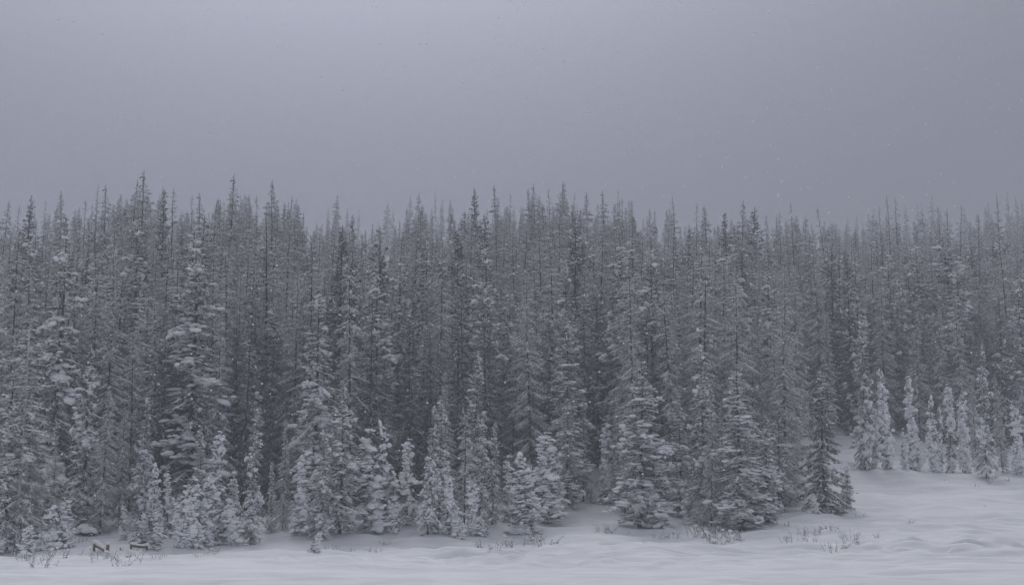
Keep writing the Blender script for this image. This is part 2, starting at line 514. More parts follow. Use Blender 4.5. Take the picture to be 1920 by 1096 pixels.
# a tree whose trunk and branches are white with rime
protos('white', (81, 82), H=14, Rad=1.45, z0=1.0, nper=4, spacing=0.33, up_top=0.1, up_low=-0.3, curl=0.22, twig_n=15, twig_len=0.4,
       needle_n=3, needle_len=0.16, nr=0.014, strip=0.75, strip_r=0.034, lump=0.2, lump_s=0.8, prof=0.6, gaps=0.25, bare_top=0.2, hang=0.4, needle_mat=M_dead, bark=M_whitebark, broken=0.06, trunk_r=0.085)
# a few lopsided ones with snapped tops
PROTOS['rimed'].insert(3, make_tree(91, H=17, Rad=1.5, z0=1.5, nper=4, spacing=0.34, up_top=-0.1, up_low=-0.45, curl=0.3, twig_n=17, twig_len=0.5, needle_n=3.4, needle_len=0.19, nr=0.014,
       strip=0.6, strip_r=0.03, lump=0.2, prof=0.45, gaps=0.4, hang=0.5, needle_mat=M_dead, trunk_r=0.12, broken=0.10))
print('proto triangles', {k: [p.tri for p in v] for k, v in PROTOS.items()}, sum(p.tri for v in PROTOS.values() for p in v))

KIND_NAME = dict(inner='shade_toned_spruce', rimed='rimed_spruce', pole='dead_spruce', laden='snowy_spruce', spire='narrow_fir', young='young_spruce', sapling='spruce_sapling', brown='brown_spruce', white='rimed_spruce')
rnd = random.Random(77)
_turn = {}
def plant(kind, x, y, height, wide=1.0, label='', group=None, lean=(0, 0), variant=None):
    ps = PROTOS[kind]
    i = _turn.get(kind, 0); _turn[kind] = i + 1
    p = ps[(variant if variant is not None else i) % len(ps)]
    z = ground(x, y)
    e = bpy.data.objects.new(KIND_NAME[kind], None)
    s = height / p.H
    e.location = (x, y, z - 0.05)
    # slimmer or wider than the pattern tree, turned and leaning a little
    k = (s * 0.55 + 0.45 * min(1.15, s)) * wide
    e.scale = (k * rnd.uniform(0.92, 1.08), k * rnd.uniform(0.92, 1.08), s)
    e.rotation_euler = (lean[0] + rnd.gauss(0, 0.02), lean[1] + rnd.gauss(0, 0.024), rnd.random() * 6.283)
    e.rotation_mode = 'XYZ'
    e['label'] = label; e['category'] = 'tree'
    if group: e['group'] = group
    e.empty_display_size = 0.3
    col.objects.link(e)
    for nm, me in (('trunk', p.trunk), ('crown', p.crown), ('snow', p.snow)):
        if me is None: continue
        c = bpy.data.objects.new(nm, me)
        c.parent = e
        if nm == 'snow': c['kind'] = 'stuff'
        col.objects.link(c)
    return e

def plant_top(kind, xt, yt, D, **kw):
    """a tree whose tip shows at picture point (xt, yt), standing D metres out"""
    p = pix_at(xt, yt, D)
    h = p[2] - ground(p[0], D)
    return plant(kind, p[0], D, max(2.0, h), **kw)

def plant_base(kind, xb, yb, yt, **kw):
    """a tree whose foot shows at (xb, yb) and whose tip is level with picture row yt"""
    X, D = ground_hit(xb, yb)
    d = pix_dir(xb, yt)
    h = CAMZ + d[2] * (D / d[1]) - ground(X, D)
    return plant(kind, X, D, max(0.7, h), **kw)

ORD = ['first', 'second', 'third', 'fourth', 'fifth', 'sixth', 'seventh', 'eighth', 'ninth', 'tenth', 'eleventh', 'twelfth', 'thirteenth', 'fourteenth']

# ------------------------------------------------------------------ skyline trees: tip x, tip y, distance, kind, width, landmark or ''
SKY = [
 (2, 372, 150, 'rimed', 1.0, 'half-cut left-edge spruce'), (30, 385, 160, 'pole', 1.2, ''), (45, 366, 128, 'spire', .95, 'dark left-edge spire'),
 (63, 393, 170, 'rimed', .8, ''), (86, 373, 150, 'pole', .8, ''), (101, 383, 150, 'rimed', .8, ''), (127, 355, 135, 'rimed', 1.0, ''),
 (147, 385, 175, 'rimed', .9, ''), (164, 375, 130, 'pole', 1.0, ''), (183, 347, 150, 'pole', .9, ''), (201, 344, 135, 'rimed', .95, ''),
 (239, 330, 130, 'rimed', .95, ''), (254, 360, 150, 'pole', 1.0, ''), (269, 318, 130, 'rimed', 1.15, 'tallest drooping spruce'),
 (307, 355, 125, 'spire', .75, ''), (332, 353, 125, 'pole', 1.3, ''), (363, 363, 135, 'pole', .9, ''), (379, 357, 140, 'rimed', 1.0, ''), (391, 370, 130, 'rimed', .9, ''),
 (412, 375, 135, 'rimed', .85, ''), (428, 325, 128, 'rimed', 1.05, 'tall dark pointed spruce'), (443, 360, 150, 'pole', .6, ''), (461, 378, 160, 'rimed', .9, ''), (475, 360, 155, 'rimed', .8, ''),
 (489, 360, 125, 'pole', .9, ''), (520, 338, 140, 'rimed', 1.1, 'broad pale spruce'), (538, 368, 145, 'rimed', .85, ''), (548, 380, 140, 'pole', 1.1, ''), (559, 397, 140, 'rimed', .8, ''),
 (582, 428, 150, 'rimed', .8, ''), (617, 388, 200, 'rimed', .9, ''), (628, 362, 190, 'rimed', 1.15, 'pale clump after the dip'), (653, 388, 205, 'rimed', .9, ''), (671, 390, 205, 'pole', 1.0, ''),
 (699, 415, 175, 'rimed', .85, ''), (723, 378, 210, 'rimed', 1.25, ''), (738, 392, 215, 'rimed', .9, ''), (768, 365, 200, 'rimed', 1.0, ''), (786, 357, 195, 'rimed', 1.3, 'bushy round-topped spruce'),
 (820, 352, 190, 'pole', .6, ''), (828, 372, 210, 'rimed', .8, ''), (848, 372, 190, 'rimed', 1.1, ''), (884, 392, 190, 'rimed', .7, ''), (898, 352, 150, 'spire', .85, 'dense dark middle spire'),
 (935, 348, 165, 'rimed', 1.15, ''), (953, 362, 175, 'pole', .9, ''), (963, 382, 190, 'rimed', .8, ''), (979, 396, 190, 'rimed', .8, ''), (999, 352, 165, 'rimed', 1.0, ''), (1008, 343, 165, 'rimed', 1.0, ''),
 (1036, 350, 170, 'pole', 1.1, ''), (1045, 335, 165, 'rimed', 1.05, 'three-pointed clump'), (1054, 345, 170, 'rimed', .9, ''), (1069, 362, 180, 'pole', 1.0, ''), (1102, 362, 160, 'rimed', 1.1, ''), (1121, 405, 190, 'rimed', .8, ''),
 (1134, 355, 162, 'rimed', 1.0, ''), (1152, 350, 165, 'pole', .6, ''), (1160, 374, 170, 'rimed', .8, ''), (1168, 368, 165, 'pole', 1.2, ''), (1186, 373, 165, 'rimed', .85, ''),
 (1204, 408, 185, 'rimed', .8, ''), (1219, 388, 170, 'rimed', .85, ''), (1228, 395, 175, 'rimed', .85, ''), (1245, 390, 165, 'pole', 1.1, ''), (1258, 405, 190, 'pole', .9, ''), (1271, 368, 150, 'pole', 1.15, 'side-twigged pole'),
 (1299, 378, 150, 'pole', .9, ''), (1320, 392, 180, 'rimed', .8, ''), (1332, 378, 170, 'rimed', 1.0, ''), (1358, 398, 165, 'spire', .9, ''), (1370, 410, 185, 'rimed', .8, ''), (1382, 372, 150, 'rimed', 1.1, 'cone-topped spruce'),
 (1412, 390, 155, 'spire', 1.2, ''), (1437, 400, 180, 'rimed', .8, ''), (1451, 400, 180, 'rimed', .75, ''), (1463, 395, 165, 'rimed', .85, ''), (1477, 405, 180, 'pole', .8, ''), (1492, 378, 155, 'pole', .95, 'slim dark pole'),
 (1509, 402, 155, 'rimed', 1.0, ''), (1526, 415, 180, 'rimed', .8, ''), (1549, 412, 190, 'rimed', .8, ''), (1558, 414, 195, 'pole', .9, ''), (1570, 380, 150, 'pole', 1.0, 'bare leaning pole'), (1590, 405, 220, 'rimed', .9, ''), (1605, 403, 215, 'rimed', .9, ''),
 (1625, 398, 200, 'rimed', .9, ''), (1638, 388, 220, 'rimed', .9, ''), (1655, 378, 155, 'pole', .95, ''), (1668, 370, 155, 'pole', 1.0, 'central leaning-trio pole'), (1684, 373, 158, 'pole', 1.2, ''), (1700, 385, 215, 'rimed', .9, ''), (1717, 380, 225, 'rimed', .9, ''),
 (1733, 378, 225, 'rimed', .9, ''), (1748, 362, 220, 'rimed', 1.0, 'faint tall fogged spruce'), (1765, 387, 165, 'pole', 1.2, ''), (1773, 390, 165, 'rimed', .85, ''), (1787, 385, 165, 'pole', 1.2, ''), (1807, 387, 220, 'rimed', .9, ''), (1828, 398, 158, 'pole', 1.0, ''),
 (1845, 377, 200, 'rimed', .9, ''), (1865, 362, 160, 'pole', 1.2, 'dark skeletal spruce'), (1893, 358, 205, 'rimed', .9, ''), (1907, 366, 195, 'rimed', .9, ''), (1918, 374, 175, 'pole', 1.1, ''),
]
look = dict(rimed='rime-grey spruce top', pole='thin bare spruce pole', spire='dark dense fir tip')
last, cnt = None, 0
for x, y, D, kind, wd, mark in SKY:
    ln = (0, 0)
    if mark:
        lab = f'{mark}, on the skyline'
        last, cnt = mark, 0
    else:
        cnt += 1
        lab = f'{look[kind]} on the skyline, {ORD[cnt-1]} right of the {last}'
    if mark == 'bare leaning pole': ln = (0, -0.09)
    if x in (1655, 1668, 1684, 1828): ln = (0, -0.07)
    if D > 175: D = min(385, D + (D - 175) * 3.4)
    vr = None
    if kind == 'rimed':
        vr = (0, 1, 2, 4, 5, 6, 7)[(x * 7 + 3) % 7]
    plant_top(kind, x, y, D, wide=wd, label=lab, group='trees along the skyline', lean=ln, variant=vr)

# ------------------------------------------------------------------ trees of the forest wall: tip x, tip y, distance, kind, width, label
WALL = [
 (1607, 600, 137, 'laden', .85, 'frosted spire left behind the leftmost slim column'),
 (1650, 580, 140, 'laden', .85, 'frosted spire rising behind the short spruce beside the leftmost column'),
 (1682, 605, 137, 'spire', .95, 'frosted spire rising behind the thick second column'),
 (1728, 570, 139, 'laden', .8, 'frosted spire rising just right of the pointed slim column'),
 (1770, 565, 139, 'laden', .85, 'frosted spire rising behind the twin small columns'),
 (1803, 590, 137, 'spire', .9, 'frosted spire above the slim column beside the bright one'),
 (1860, 560, 140, 'laden', .85, 'tall frosted spire behind the bright forward column'),
 (1898, 590, 138, 'laden', .85, 'frosted spire above the rightmost snowy column'),
 (1490, 640, 136, 'laden', .9, 'frosted spruce closing the gap left of the lone brown tree'),
 (1517, 570, 142, 'laden', .9, 'tall frosted spruce behind the gap left of the lone brown tree'),
 (1460, 640, 130, 'rimed', .95, 'dim grey spruce behind the right end of the front group'),
 (712, 452, 172, 'rimed', 1.1, 'faint grey spruce in the fog gap, left of two below the skyline dip'),
 (729, 462, 160, 'rimed', 1.1, 'faint grey spruce in the fog gap, right of two below the skyline dip'),
 (150, 533, 92, 'white', .95, 'white rime-plastered spruce with a broken flat top at left'),
 (168, 560, 93, 'rimed', .8, 'grey spruce pressed against the right side of the broken-topped white one'),
 (75, 470, 100, 'rimed', 1.0, 'tall grey spruce behind the twin bare trunks at left'),
 (110, 500, 100, 'rimed', 1.0, 'grey spruce just left of the broken-topped white spruce'),
 (215, 455, 102, 'laden', .8, 'snow-dusted spruce between the broken-topped white spruce and the white-trunked one'),
 (205, 585, 90, 'rimed', .9, 'shaggy grey spruce in front, right of the broken-topped white spruce'),
 (267, 545, 90, 'white', .85, 'slender spruce with a white rimed trunk at left'),
 (300, 560, 90, 'rimed', .9, 'grey spruce with a dark trunk, right of the slender white-trunked one'),
 (372, 462, 90, 'laden', 1.5, 'broad snow-laden spruce with drooping arms, largest in the left third'),
 (322, 470, 105, 'rimed', .9, 'dim spruce at the left shoulder of the broad snow-laden one'),
 (425, 455, 104, 'rimed', 1.0, 'dark grey spruce at the right shoulder of the broad snow-laden one'),
 (447, 520, 98, 'rimed', .9, 'grey spruce in the dark gap right of the broad snow-laden spruce'),
 (470, 600, 92, 'laden', .85, 'snow-dusted spruce left of the leaning dark-trunked tree'),
 (505, 405, 100, 'pole', 1.9, 'tall leaning bare-branched tree with a long dark trunk'),
 (548, 520, 97, 'rimed', .95, 'grey twiggy spruce right of the leaning dark trunk'),
 (590, 440, 96, 'rimed', 1.15, 'tall spruce with dark upper trunk and white arms, above the snow shelf'),
 (620, 430, 110, 'rimed', .9, 'grey spruce behind the tree with the snow shelf'),
 (598, 545, 88, 'laden', 1.1, 'spruce carrying a wide snow shelf near its top'),
 (645, 600, 93, 'rimed', 1.0, 'soft grey spruce right of the snow-shelf tree'),
 (705, 470, 125, 'rimed', 1.1, 'hazy spruce with wide drooping arms in the fog gap'),
 (680, 540, 105, 'rimed', 1.0, 'dim twiggy spruce in the dark stretch left of centre'),
 (742, 560, 105, 'rimed', 1.15, 'large twiggy spruce in the middle of the dark stretch'),
 (722, 640, 95, 'rimed', .9, 'shaggy grey spruce behind the pair of snowy young trees'),
 (775, 620, 100, 'rimed', .9, 'grey spruce left of the two slim snowy spires'),
 (802, 610, 96, 'spire', .85, 'slim snowy spire, taller of two beside the dark double-topped fir'),
 (813, 632, 95, 'spire', .7, 'slim snowy spire, lower of two beside the dark double-topped fir'),
 (858, 562, 97, 'spire', 1.1, 'dark fir with thick snow pads and a snowy tip near the centre'),
 (883, 655, 91, 'laden', .95, 'pale snow-coated spruce slanting down right of the dark padded fir'),
 (842, 690, 90, 'rimed', .9, 'grey spruce under the dark padded fir'),
 (845, 460, 135, 'laden', .9, 'pale foggy spruce below the middle of the skyline'),
 (812, 470, 140, 'rimed', 1.0, 'faint grey spruce left of centre half lost in fog'),
 (903, 430, 140, 'laden', 1.0, 'foggy snowy spruce right under the dark middle spire'),
 (935, 580, 112, 'laden', .85, 'hazy spruce with arched white arms at the centre'),
 (968, 480, 135, 'laden', 1.0, 'misty spruce with fine white arms right of centre'),
 (977, 650, 100, 'laden', .85, 'spruce with short arched arms above the paired young trees'),
 (1028, 560, 118, 'spire', 1.0, 'dim upright fir behind the wide-armed spruce'),
 (1055, 600, 97, 'laden', 1.5, 'wide-armed rimed spruce with snow balls at its waist'),
 (1072, 425, 135, 'laden', .9, 'snow-capped foggy spruce below the three-pointed clump'),
 (1095, 520, 112, 'laden', 1.0, 'spruce with snow-lined arms left of the twin dark trunks'),
 (1147, 490, 108, 'rimed', 1.1, 'bare-trunked spruce with snow arms to the left, taller of the twin trunks'),
 (1163, 510, 106, 'rimed', 1.0, 'bare-trunked spruce, lower of the twin trunks'),
 (1212, 470, 132, 'laden', 1.5, 'broad pale spruce with arched arms in the fog right of centre'),
 (1190, 625, 94, 'rimed', 1.1, 'grey spruce whose bare top rises behind the biggest snow-loaded tree'),
 (1258, 500, 105, 'laden', 1.0, 'narrow spruce with steep drooping white arms and a dark trunk'),
 (1295, 425, 128, 'spire', .95, 'fir tipped with bright thick snow just under the skyline'),
 (1327, 545, 112, 'rimed', .95, 'thin pale spruce behind the right-hand snowy group'),
 (1358, 560, 112, 'pole', 1.4, 'bare pole spruce above the right-hand snowy group'),
 (1380, 470, 122, 'laden', 1.1, 'spruce with heavy white drooping boughs under the cone-topped one'),
 (1432, 470, 130, 'laden', 1.0, 'snowy spruce with pale clumps near the bent club top'),
 (1405, 620, 106, 'rimed', 1.1, 'grey twiggy spruce behind the white-boughed front tree'),
 (1470, 560, 135, 'rimed', 1.0, 'dim spruce left of the narrow frosted column'),
 (1500, 580, 128, 'laden', .8, 'narrow frosted column spruce above the gap in the trees'),
 (1568, 470, 140, 'laden', 1.15, 'snowy spruce with a dark trunk line behind the lone brown tree'),
 (1545, 580, 132, 'rimed', 1.0, 'grey spruce directly behind the lone brown tree'),
 (1597, 540, 140, 'rimed', 1.0, 'dim grey spruce right of the lone brown tree'),
 (1620, 480, 150, 'rimed', 1.1, 'hazy grey spruce over the right clearing'),
 (1660, 520, 140, 'laden', .9, 'snowy spruce on the right, left of the fish-bone tree'),
 (1690, 510, 138, 'laden', .9, 'drooping snowy spruce left of the fish-bone tree'),
 (1718, 455, 142, 'laden', 1.0, 'snowy spruce with short arched boughs next to the fish-bone tree'),
 (1783, 445, 142, 'laden', 1.7, 'fish-bone spruce with long white arched arms, largest on the right'),
 (1762, 610, 134, 'spire', .8, 'slim white-edged fir below the fish-bone spruce'),
 (1825, 520, 140, 'rimed', 1.1, 'twiggy grey spruce right of the fish-bone spruce'),
 (1885, 470, 145, 'rimed', 1.1, 'shaggy grey spruce by the right picture edge'),
 (1912, 520, 136, 'laden', 1.0, 'snowy spruce cut by the right picture edge'),
 (1870, 640, 134, 'laden', .9, 'frosted spruce between the bright column tree and the right edge'),
 (1640, 630, 134, 'rimed', .9, 'dim spruce behind the slim snowy columns on the right'),
 (1735, 640, 134, 'rimed', .9, 'dim spruce behind the twin small columns on the right'),
]
for x, y, D, kind, wd, lab in WALL:
    if y < 520 and 690 < x < 1460: D += 22
    plant_top(kind, x, y, D, wide=wd, label=lab, group='trees in the forest wall', lean=(0, -0.02) if kind == 'pole' and x < 600 else (0, 0))

# ------------------------------------------------------------------ trees with their feet in view: foot x, foot y, tip y, kind, width, label
EDGE = [
 (30, 1032, 590, 'white', 1.3, 'tall bare white-trunked spruce at the far left front'),
 (52, 1026, 640, 'rimed', 1.25, 'shaggy grey spruce beside the bare white trunk at far left'),
 (6, 1030, 690, 'laden', 1.0, 'snowy spruce cut by the left picture edge, at the front'),
 (100, 1008, 815, 'rimed', 1.0, 'small grey bristly spruce behind the first snowy young tree'),
 (28, 1036, 982, 'sapling', .8, 'tiny snow-capped sapling leftmost at the forest edge'),
 (50, 1040, 985, 'sapling', 1.0, 'rounded snow-wrapped sapling second from the left edge'),
 (90, 1028, 950, 'sapling', 1.0, 'snow-bent sapling left of the first thick young spruce'),
 (122, 1026, 928, 'young', 1.2, 'thick snow-plastered young spruce leftmost of its kind'),
 (155, 995, 640, 'laden', .95, 'dark snowy spruce under the broken-topped white one'),
 (187, 1000, 720, 'rimed', 1.0, 'grey spruce with a snow skirt behind the timber remains'),
 (230, 1012, 938, 'young', .85, 'slim frosted young spruce behind the timber remains'),
 (222, 990, 760, 'rimed', 1.0, 'drooping grey spruce above the slim frosted young one'),
 (262, 992, 740, 'laden', .9, 'dark snowy spruce behind the pair of stubby saplings'),
 (255, 1020, 972, 'sapling', 1.0, 'stubby snow-ball sapling just above the log rail'),
 (269, 1016, 962, 'sapling', .8, 'pointed sapling joined to the stubby snow-ball one'),
 (288, 1012, 872, 'young', .85, 'slim snow-stacked young spruce right of the stubby saplings'),
 (292, 1030, 945, 'young', 1.25, 'bulky snow-covered young spruce at the right end of the log rail'),
 (314, 1008, 880, 'young', .8, 'slim young spruce between the snow-stacked one and the young cluster'),
 (335, 1026, 925, 'young', 1.0, 'left member of the young snowy cluster'),
 (352, 1028, 897, 'young', 1.0, 'front tip on the left of the young snowy cluster'),
 (364, 1026, 893, 'young', 1.0, 'central tip of the young snowy cluster'),
 (385, 1024, 897, 'young', 1.0, 'right central tip of the young snowy cluster'),
 (405, 1022, 905, 'young', 1.05, 'right member of the young snowy cluster'),
 (403, 1002, 805, 'young', .85, 'tall slim snow-stacked spruce rising behind the young cluster'),
 (372, 1000, 795, 'laden', 1.0, 'spruce with big snow pillows behind the young cluster'),
 (432, 1020, 938, 'sapling', 1.0, 'snowy sapling right of the young cluster'),
 (444, 1018, 965, 'sapling', .8, 'small white sapling before the frosted spruce'),
 (434, 998, 880, 'young', 1.0, 'bristly grey young spruce behind the snowy sapling'),
 (470, 1020, 760, 'laden', .8, 'tall narrow frosted spruce standing forward left of the shaded hollow'),
 (508, 998, 860, 'laden', .8, 'white snow-coated tree at the left of the shaded hollow'),
 (530, 992, 780, 'rimed', .9, 'grey spruce at the back of the shaded hollow'),
 (566, 1003, 830, 'young', .95, 'sparse young spruce on a bare stem in the shaded hollow'),
 (600, 1008, 790, 'laden', 1.0, 'snowy spruce with a bare foot above the small bent sapling'),
 (636, 1000, 720, 'laden', 1.3, 'broad soft snowy spruce right of the small bent sapling'),
 (588, 1034, 996, 'sapling', 1.0, 'small bent sapling standing out alone on the snow'),
 (694, 992, 800, 'young', 1.2, 'full snowy young spruce, left of the matched pair'),
 (714, 988, 795, 'young', .95, 'full snowy young spruce, right of the matched pair'),
 (738, 996, 880, 'young', .95, 'short snowy spruce right of the matched pair'),
 (764, 986, 820, 'young', .9, 'mid-sized snowy spruce on a thin stem left of the tall narrow one'),
 (802, 1003, 755, 'laden', .7, 'tall narrow snowy spruce standing forward at left of centre'),
 (822, 990, 740, 'laden', .85, 'spruce with snow-edged boughs behind the tall narrow one'),
 (836, 1002, 872, 'young', .85, 'lumpy snow-topped young spruce right of the tall narrow one'),
 (860, 1006, 948, 'sapling', 1.1, 'dense snow-tufted sapling between two young spruces'),
 (870, 990, 770, 'rimed', .9, 'grey spruce above the dense snow-tufted sapling'),
 (884, 1004, 890, 'young', .95, 'slender young spruce left of the little cone sapling'),
 (905, 1005, 956, 'sapling', .9, 'little cone-shaped sapling left of the open bank'),
 (900, 986, 780, 'laden', .85, 'snowy spruce behind the little cone-shaped sapling'),
 (922, 982, 785, 'laden', .9, 'sloping snowy spruce at the end of the pale row left of the dark gap'),
 (950, 978, 850, 'young', .95, 'pale young spruce tucked behind the paired front spruces'),
 (980, 1001, 852, 'young', 1.3, 'snow-crusted front spruce, left and taller of the pair at centre'),
 (996, 998, 870, 'young', 1.25, 'snow-crusted front spruce, right of the pair at centre'),
 (1027, 982, 808, 'young', 1.3, 'full dark-footed snowy spruce left of the open bank'),
 (1042, 972, 845, 'young', 1.2, 'dark snowy spruce leaning on the full one left of the open bank'),
 (1064, 948, 745, 'laden', 1.5, 'wide snow-balled spruce at the back of the open bank'),
 (1108, 942, 910, 'sapling', 1.0, 'little lone sapling at the back of the open bank'),
 (1137, 944, 780, 'young', .75, 'thin snowy spruce on a bare stem behind the open bank'),
 (1094, 940, 740, 'rimed', .9, 'dark grey spruce behind the little lone sapling'),
 (1160, 945, 730, 'rimed', .95, 'grey spruce at the right end of the open bank'),
 (1200, 988, 670, 'laden', 1.75, 'biggest snow-loaded spruce, dark hollow at its foot'),
 (1228, 988, 810, 'young', 1.6, 'thickly padded snowy spruce leaning on the biggest one'),
 (1172, 962, 780, 'laden', .9, 'spruce with fanned snowy boughs at the left flank of the biggest one'),
 (1276, 968, 740, 'laden', 1.3, 'shaded snowy spruce right of the biggest one'),
 (1290, 975, 900, 'young', 1.0, 'low dark snowy spruce right of the biggest one'),
 (1255, 960, 800, 'rimed', .9, 'dim grey spruce between the biggest one and the shaded one'),
 (1322, 983, 640, 'laden', .9, 'narrow snowy spruce on two dark stems right of the shaded one'),
 (1334, 986, 720, 'rimed', .9, 'grey spruce with a thick dark bare stem behind the willow thicket'),
 (1358, 982, 760, 'rimed', .9, 'thin-stemmed grey spruce left of the white-boughed front tree'),
 (1392, 994, 690, 'laden', 1.8, 'broad spruce with heavy white hanging boughs, front right'),
 (1412, 985, 800, 'laden', 1.4, 'dark-footed spruce leaning on the white-boughed front tree'),
 (1440, 980, 775, 'laden', 1.5, 'snowy spruce right of the white-boughed front tree'),
 (1462, 958, 745, 'laden', 1.4, 'grey snowy spruce at the right end of the front group'),
 (1542, 960, 690, 'brown', 1.3, 'lone brownish spruce standing out on the open slope'),
 (1588, 953, 872, 'young', 1.25, 'small pointed spruce at the right foot of the lone brown tree'),
 (1527, 962, 925, 'sapling', .8, 'low snowy sapling at the left foot of the lone brown tree'),
 (1622, 880, 590, 'laden', 0.64, 'tall slim snowy column leftmost at the right clearing'),
 (1640, 876, 760, 'young', 0.58, 'short snowy spruce just right of the leftmost slim column'),
 (1664, 880, 690, 'young', 0.72, 'thick snowy column second from the left at the right clearing'),
 (1714, 882, 690, 'young', 0.61, 'slim snowy column with a pointed tip in the middle of the right clearing'),
 (1695, 880, 800, 'young', 0.58, 'short frosted spruce left of the pointed slim column'),
 (1751, 884, 745, 'young', 0.65, 'snowy column, taller of the twin small ones'),
 (1763, 884, 762, 'young', 0.50, 'snowy column, lower of the twin small ones'),
 (1784, 884, 718, 'young', 0.61, 'straight snowy column right of the twin small ones'),
 (1809, 886, 730, 'young', 0.58, 'slim snowy column left of the bright forward column'),
 (1849, 897, 640, 'laden', 0.68, 'bright frosted column standing forward at the right clearing'),
 (1830, 884, 700, 'rimed', .8, 'grey spruce left behind the bright forward column'),
 (1880, 886, 700, 'rimed', .9, 'grey spruce right behind the bright forward column'),
 (1910, 890, 750, 'young', 0.65, 'snowy column nearest the right picture edge'),
]
for x, yb, yt, kind, wd, lab in EDGE:
    plant_base(kind, x, yb, yt, wide=wd, label=lab, group='trees along the forest edge', lean=(0, 0.25) if 'bent' in lab and x == 588 else (0, 0))

# ------------------------------------------------------------------ trees between: real ones that fill the rows behind
xs = np.array([s[0] for s in SKY]); ys = np.array([s[1] for s in SKY])
def skyline(x):
    near = np.abs(xs - x) < 34
    return float(np.min(ys[near])) if near.any() else 380.0
def edge_dist(xp):
    """how far out the forest begins, by picture column"""
    return float(np.interp(xp, (0, 500, 900, 1030, 1060, 1160, 1180, 1480, 1500, 1580, 1640, 1920), (84, 88, 92, 95, 106, 106, 95, 95, 132, 132, 131, 131)))
fill = []
frng = random.Random(2024)
tries = 0
taken = []
while len(fill) < 1500 and tries < 60000:
    tries += 1
    xp = frng.uniform(-60, 1980)
    e = edge_dist(xp)
    D = e + 2 + (frng.random() ** 1.3) * 270
    if D > 390: continue
    X = (xp - 960) / FPX * D
    h = frng.uniform(11.5, 18.5)
    z = ground(X, D)
    top = (CAMZ - (z + h)) / D * FPX * 0.985 + HORIZON
    if top < skyline(xp) + 26 + frng.uniform(0, 40): continue
    if any((X - a) ** 2 + (D - b) ** 2 < 1.9 for a, b in taken): continue
    taken.append((X, D))
    fill.append((D, xp, X, h, top))
fill.sort()
n_ind = 62
NICK = [(-99, 'left picture edge'), (150, 'broken-topped white spruce'), (372, 'broad snow-laden spruce'), (508, 'leaning dark trunk'), (598, 'snow-shelf spruce'), (704, 'matched snowy pair'),
        (858, 'dark padded fir'), (1055, 'wide-armed spruce'), (1200, 'biggest snow-loaded spruce'), (1392, 'white-boughed front tree'), (1542, 'lone brown spruce'), (1783, 'fish-bone spruce')]
seen = {}
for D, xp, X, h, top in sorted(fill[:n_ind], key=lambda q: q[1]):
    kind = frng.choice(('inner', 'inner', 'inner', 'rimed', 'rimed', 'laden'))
    what = dict(inner='shade-toned sheltered spruce', rimed='grey twiggy spruce', laden='dim snowy spruce', spire='narrow dark fir')[kind]
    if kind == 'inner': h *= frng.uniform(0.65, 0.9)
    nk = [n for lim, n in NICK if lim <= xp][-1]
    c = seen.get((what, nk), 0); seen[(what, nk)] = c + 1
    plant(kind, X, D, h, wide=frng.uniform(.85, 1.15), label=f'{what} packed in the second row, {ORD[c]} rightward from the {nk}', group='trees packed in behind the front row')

# the rows beyond that nobody can count: one object, instanced by geometry nodes
def merged(p, name):
    Vs, Ts, mi, sm, n, mats = [], [], [], [], 0, []
    for me in (p.trunk, p.crown, p.snow):
        v = np.empty(len(me.vertices) * 3, np.float32); me.vertices.foreach_get('co', v)
        t = np.empty(len(me.loops), np.int32); me.loops.foreach_get('vertex_index', t)
        s = np.empty(len(me.polygons), bool); me.polygons.foreach_get('use_smooth', s)
        Vs.append(v.reshape(-1, 3)); Ts.append(t.reshape(-1, 3) + n); mi.append(np.full(len(s), len(mats))); sm.append(s)
        n += len(v) // 3; mats.append(me.materials[0])
    me = mk_mesh(name, np.concatenate(Vs), np.concatenate(Ts), mats, np.concatenate(sm), np.concatenate(mi))
    return bpy.data.objects.new(name, me)
rest = fill[n_ind:]
for xp in range(1598, 1960, 8):            # the foot of the stand behind the right clearing
    D = frng.uniform(133.5, 143); X = (xp + frng.uniform(-5, 5) - 960) / FPX * D
    rest.append((D, xp, X, frng.uniform(7, 12.5), 0))
for xp in range(656, 745, 6):              # young growth where the stand is thin below the skyline dip
    D = frng.uniform(225, 258); q = pix_at(xp, frng.uniform(428, 456), D)
    rest.append((D, xp, q[0], max(4.0, q[2] - ground(q[0], D)), 0))
far_src = [merged(PROTOS['rimed'][0], 'far_spruce'), merged(PROTOS['rimed'][2], 'far_spruce'), merged(PROTOS['laden'][1], 'far_spruce'), merged(PROTOS['spire'][0], 'far_fir')]
fm = bpy.data.meshes.new('forest_rows')
fm.from_pydata([(X, D, ground(X, D) - 0.1) for (D, xp, X, h, top) in rest], [], [])
wh = [frng.choice((0, 0, 1, 1, 2, 3)) for _ in rest]
Hs = [(17, 17, 15, 15)[i] for i in wh]
for nm, typ, vals in (('which', 'INT', wh), ('turn', 'FLOAT', [frng.random() * 6.28 for _ in rest]),
                      ('tall', 'FLOAT', [r[3] / Hh for r, Hh in zip(rest, Hs)])):
    a = fm.attributes.new(nm, typ, 'POINT')
    a.data.foreach_set('value', vals)
forest = bpy.data.objects.new('forest', fm)
forest['kind'] = 'stuff'
forest['label'] = 'uncountable dim rows of spruce filling the hillside behind'
col.objects.link(forest)
gn = bpy.data.node_groups.new('forest_rows', 'GeometryNodeTree')
gn.interface.new_socket('Geometry', in_out='INPUT', socket_type='NodeSocketGeometry')
gn.interface.new_socket('Geometry', in_out='OUTPUT', socket_type='NodeSocketGeometry')
G = gn.nodes.new
gi, go, join = G('NodeGroupInput'), G('NodeGroupOutput'), G('GeometryNodeJoinGeometry')
def attr(nm, typ):
    a = G('GeometryNodeInputNamedAttribute'); a.data_type = typ; a.inputs['Name'].default_value = nm
    return a.outputs['Attribute']
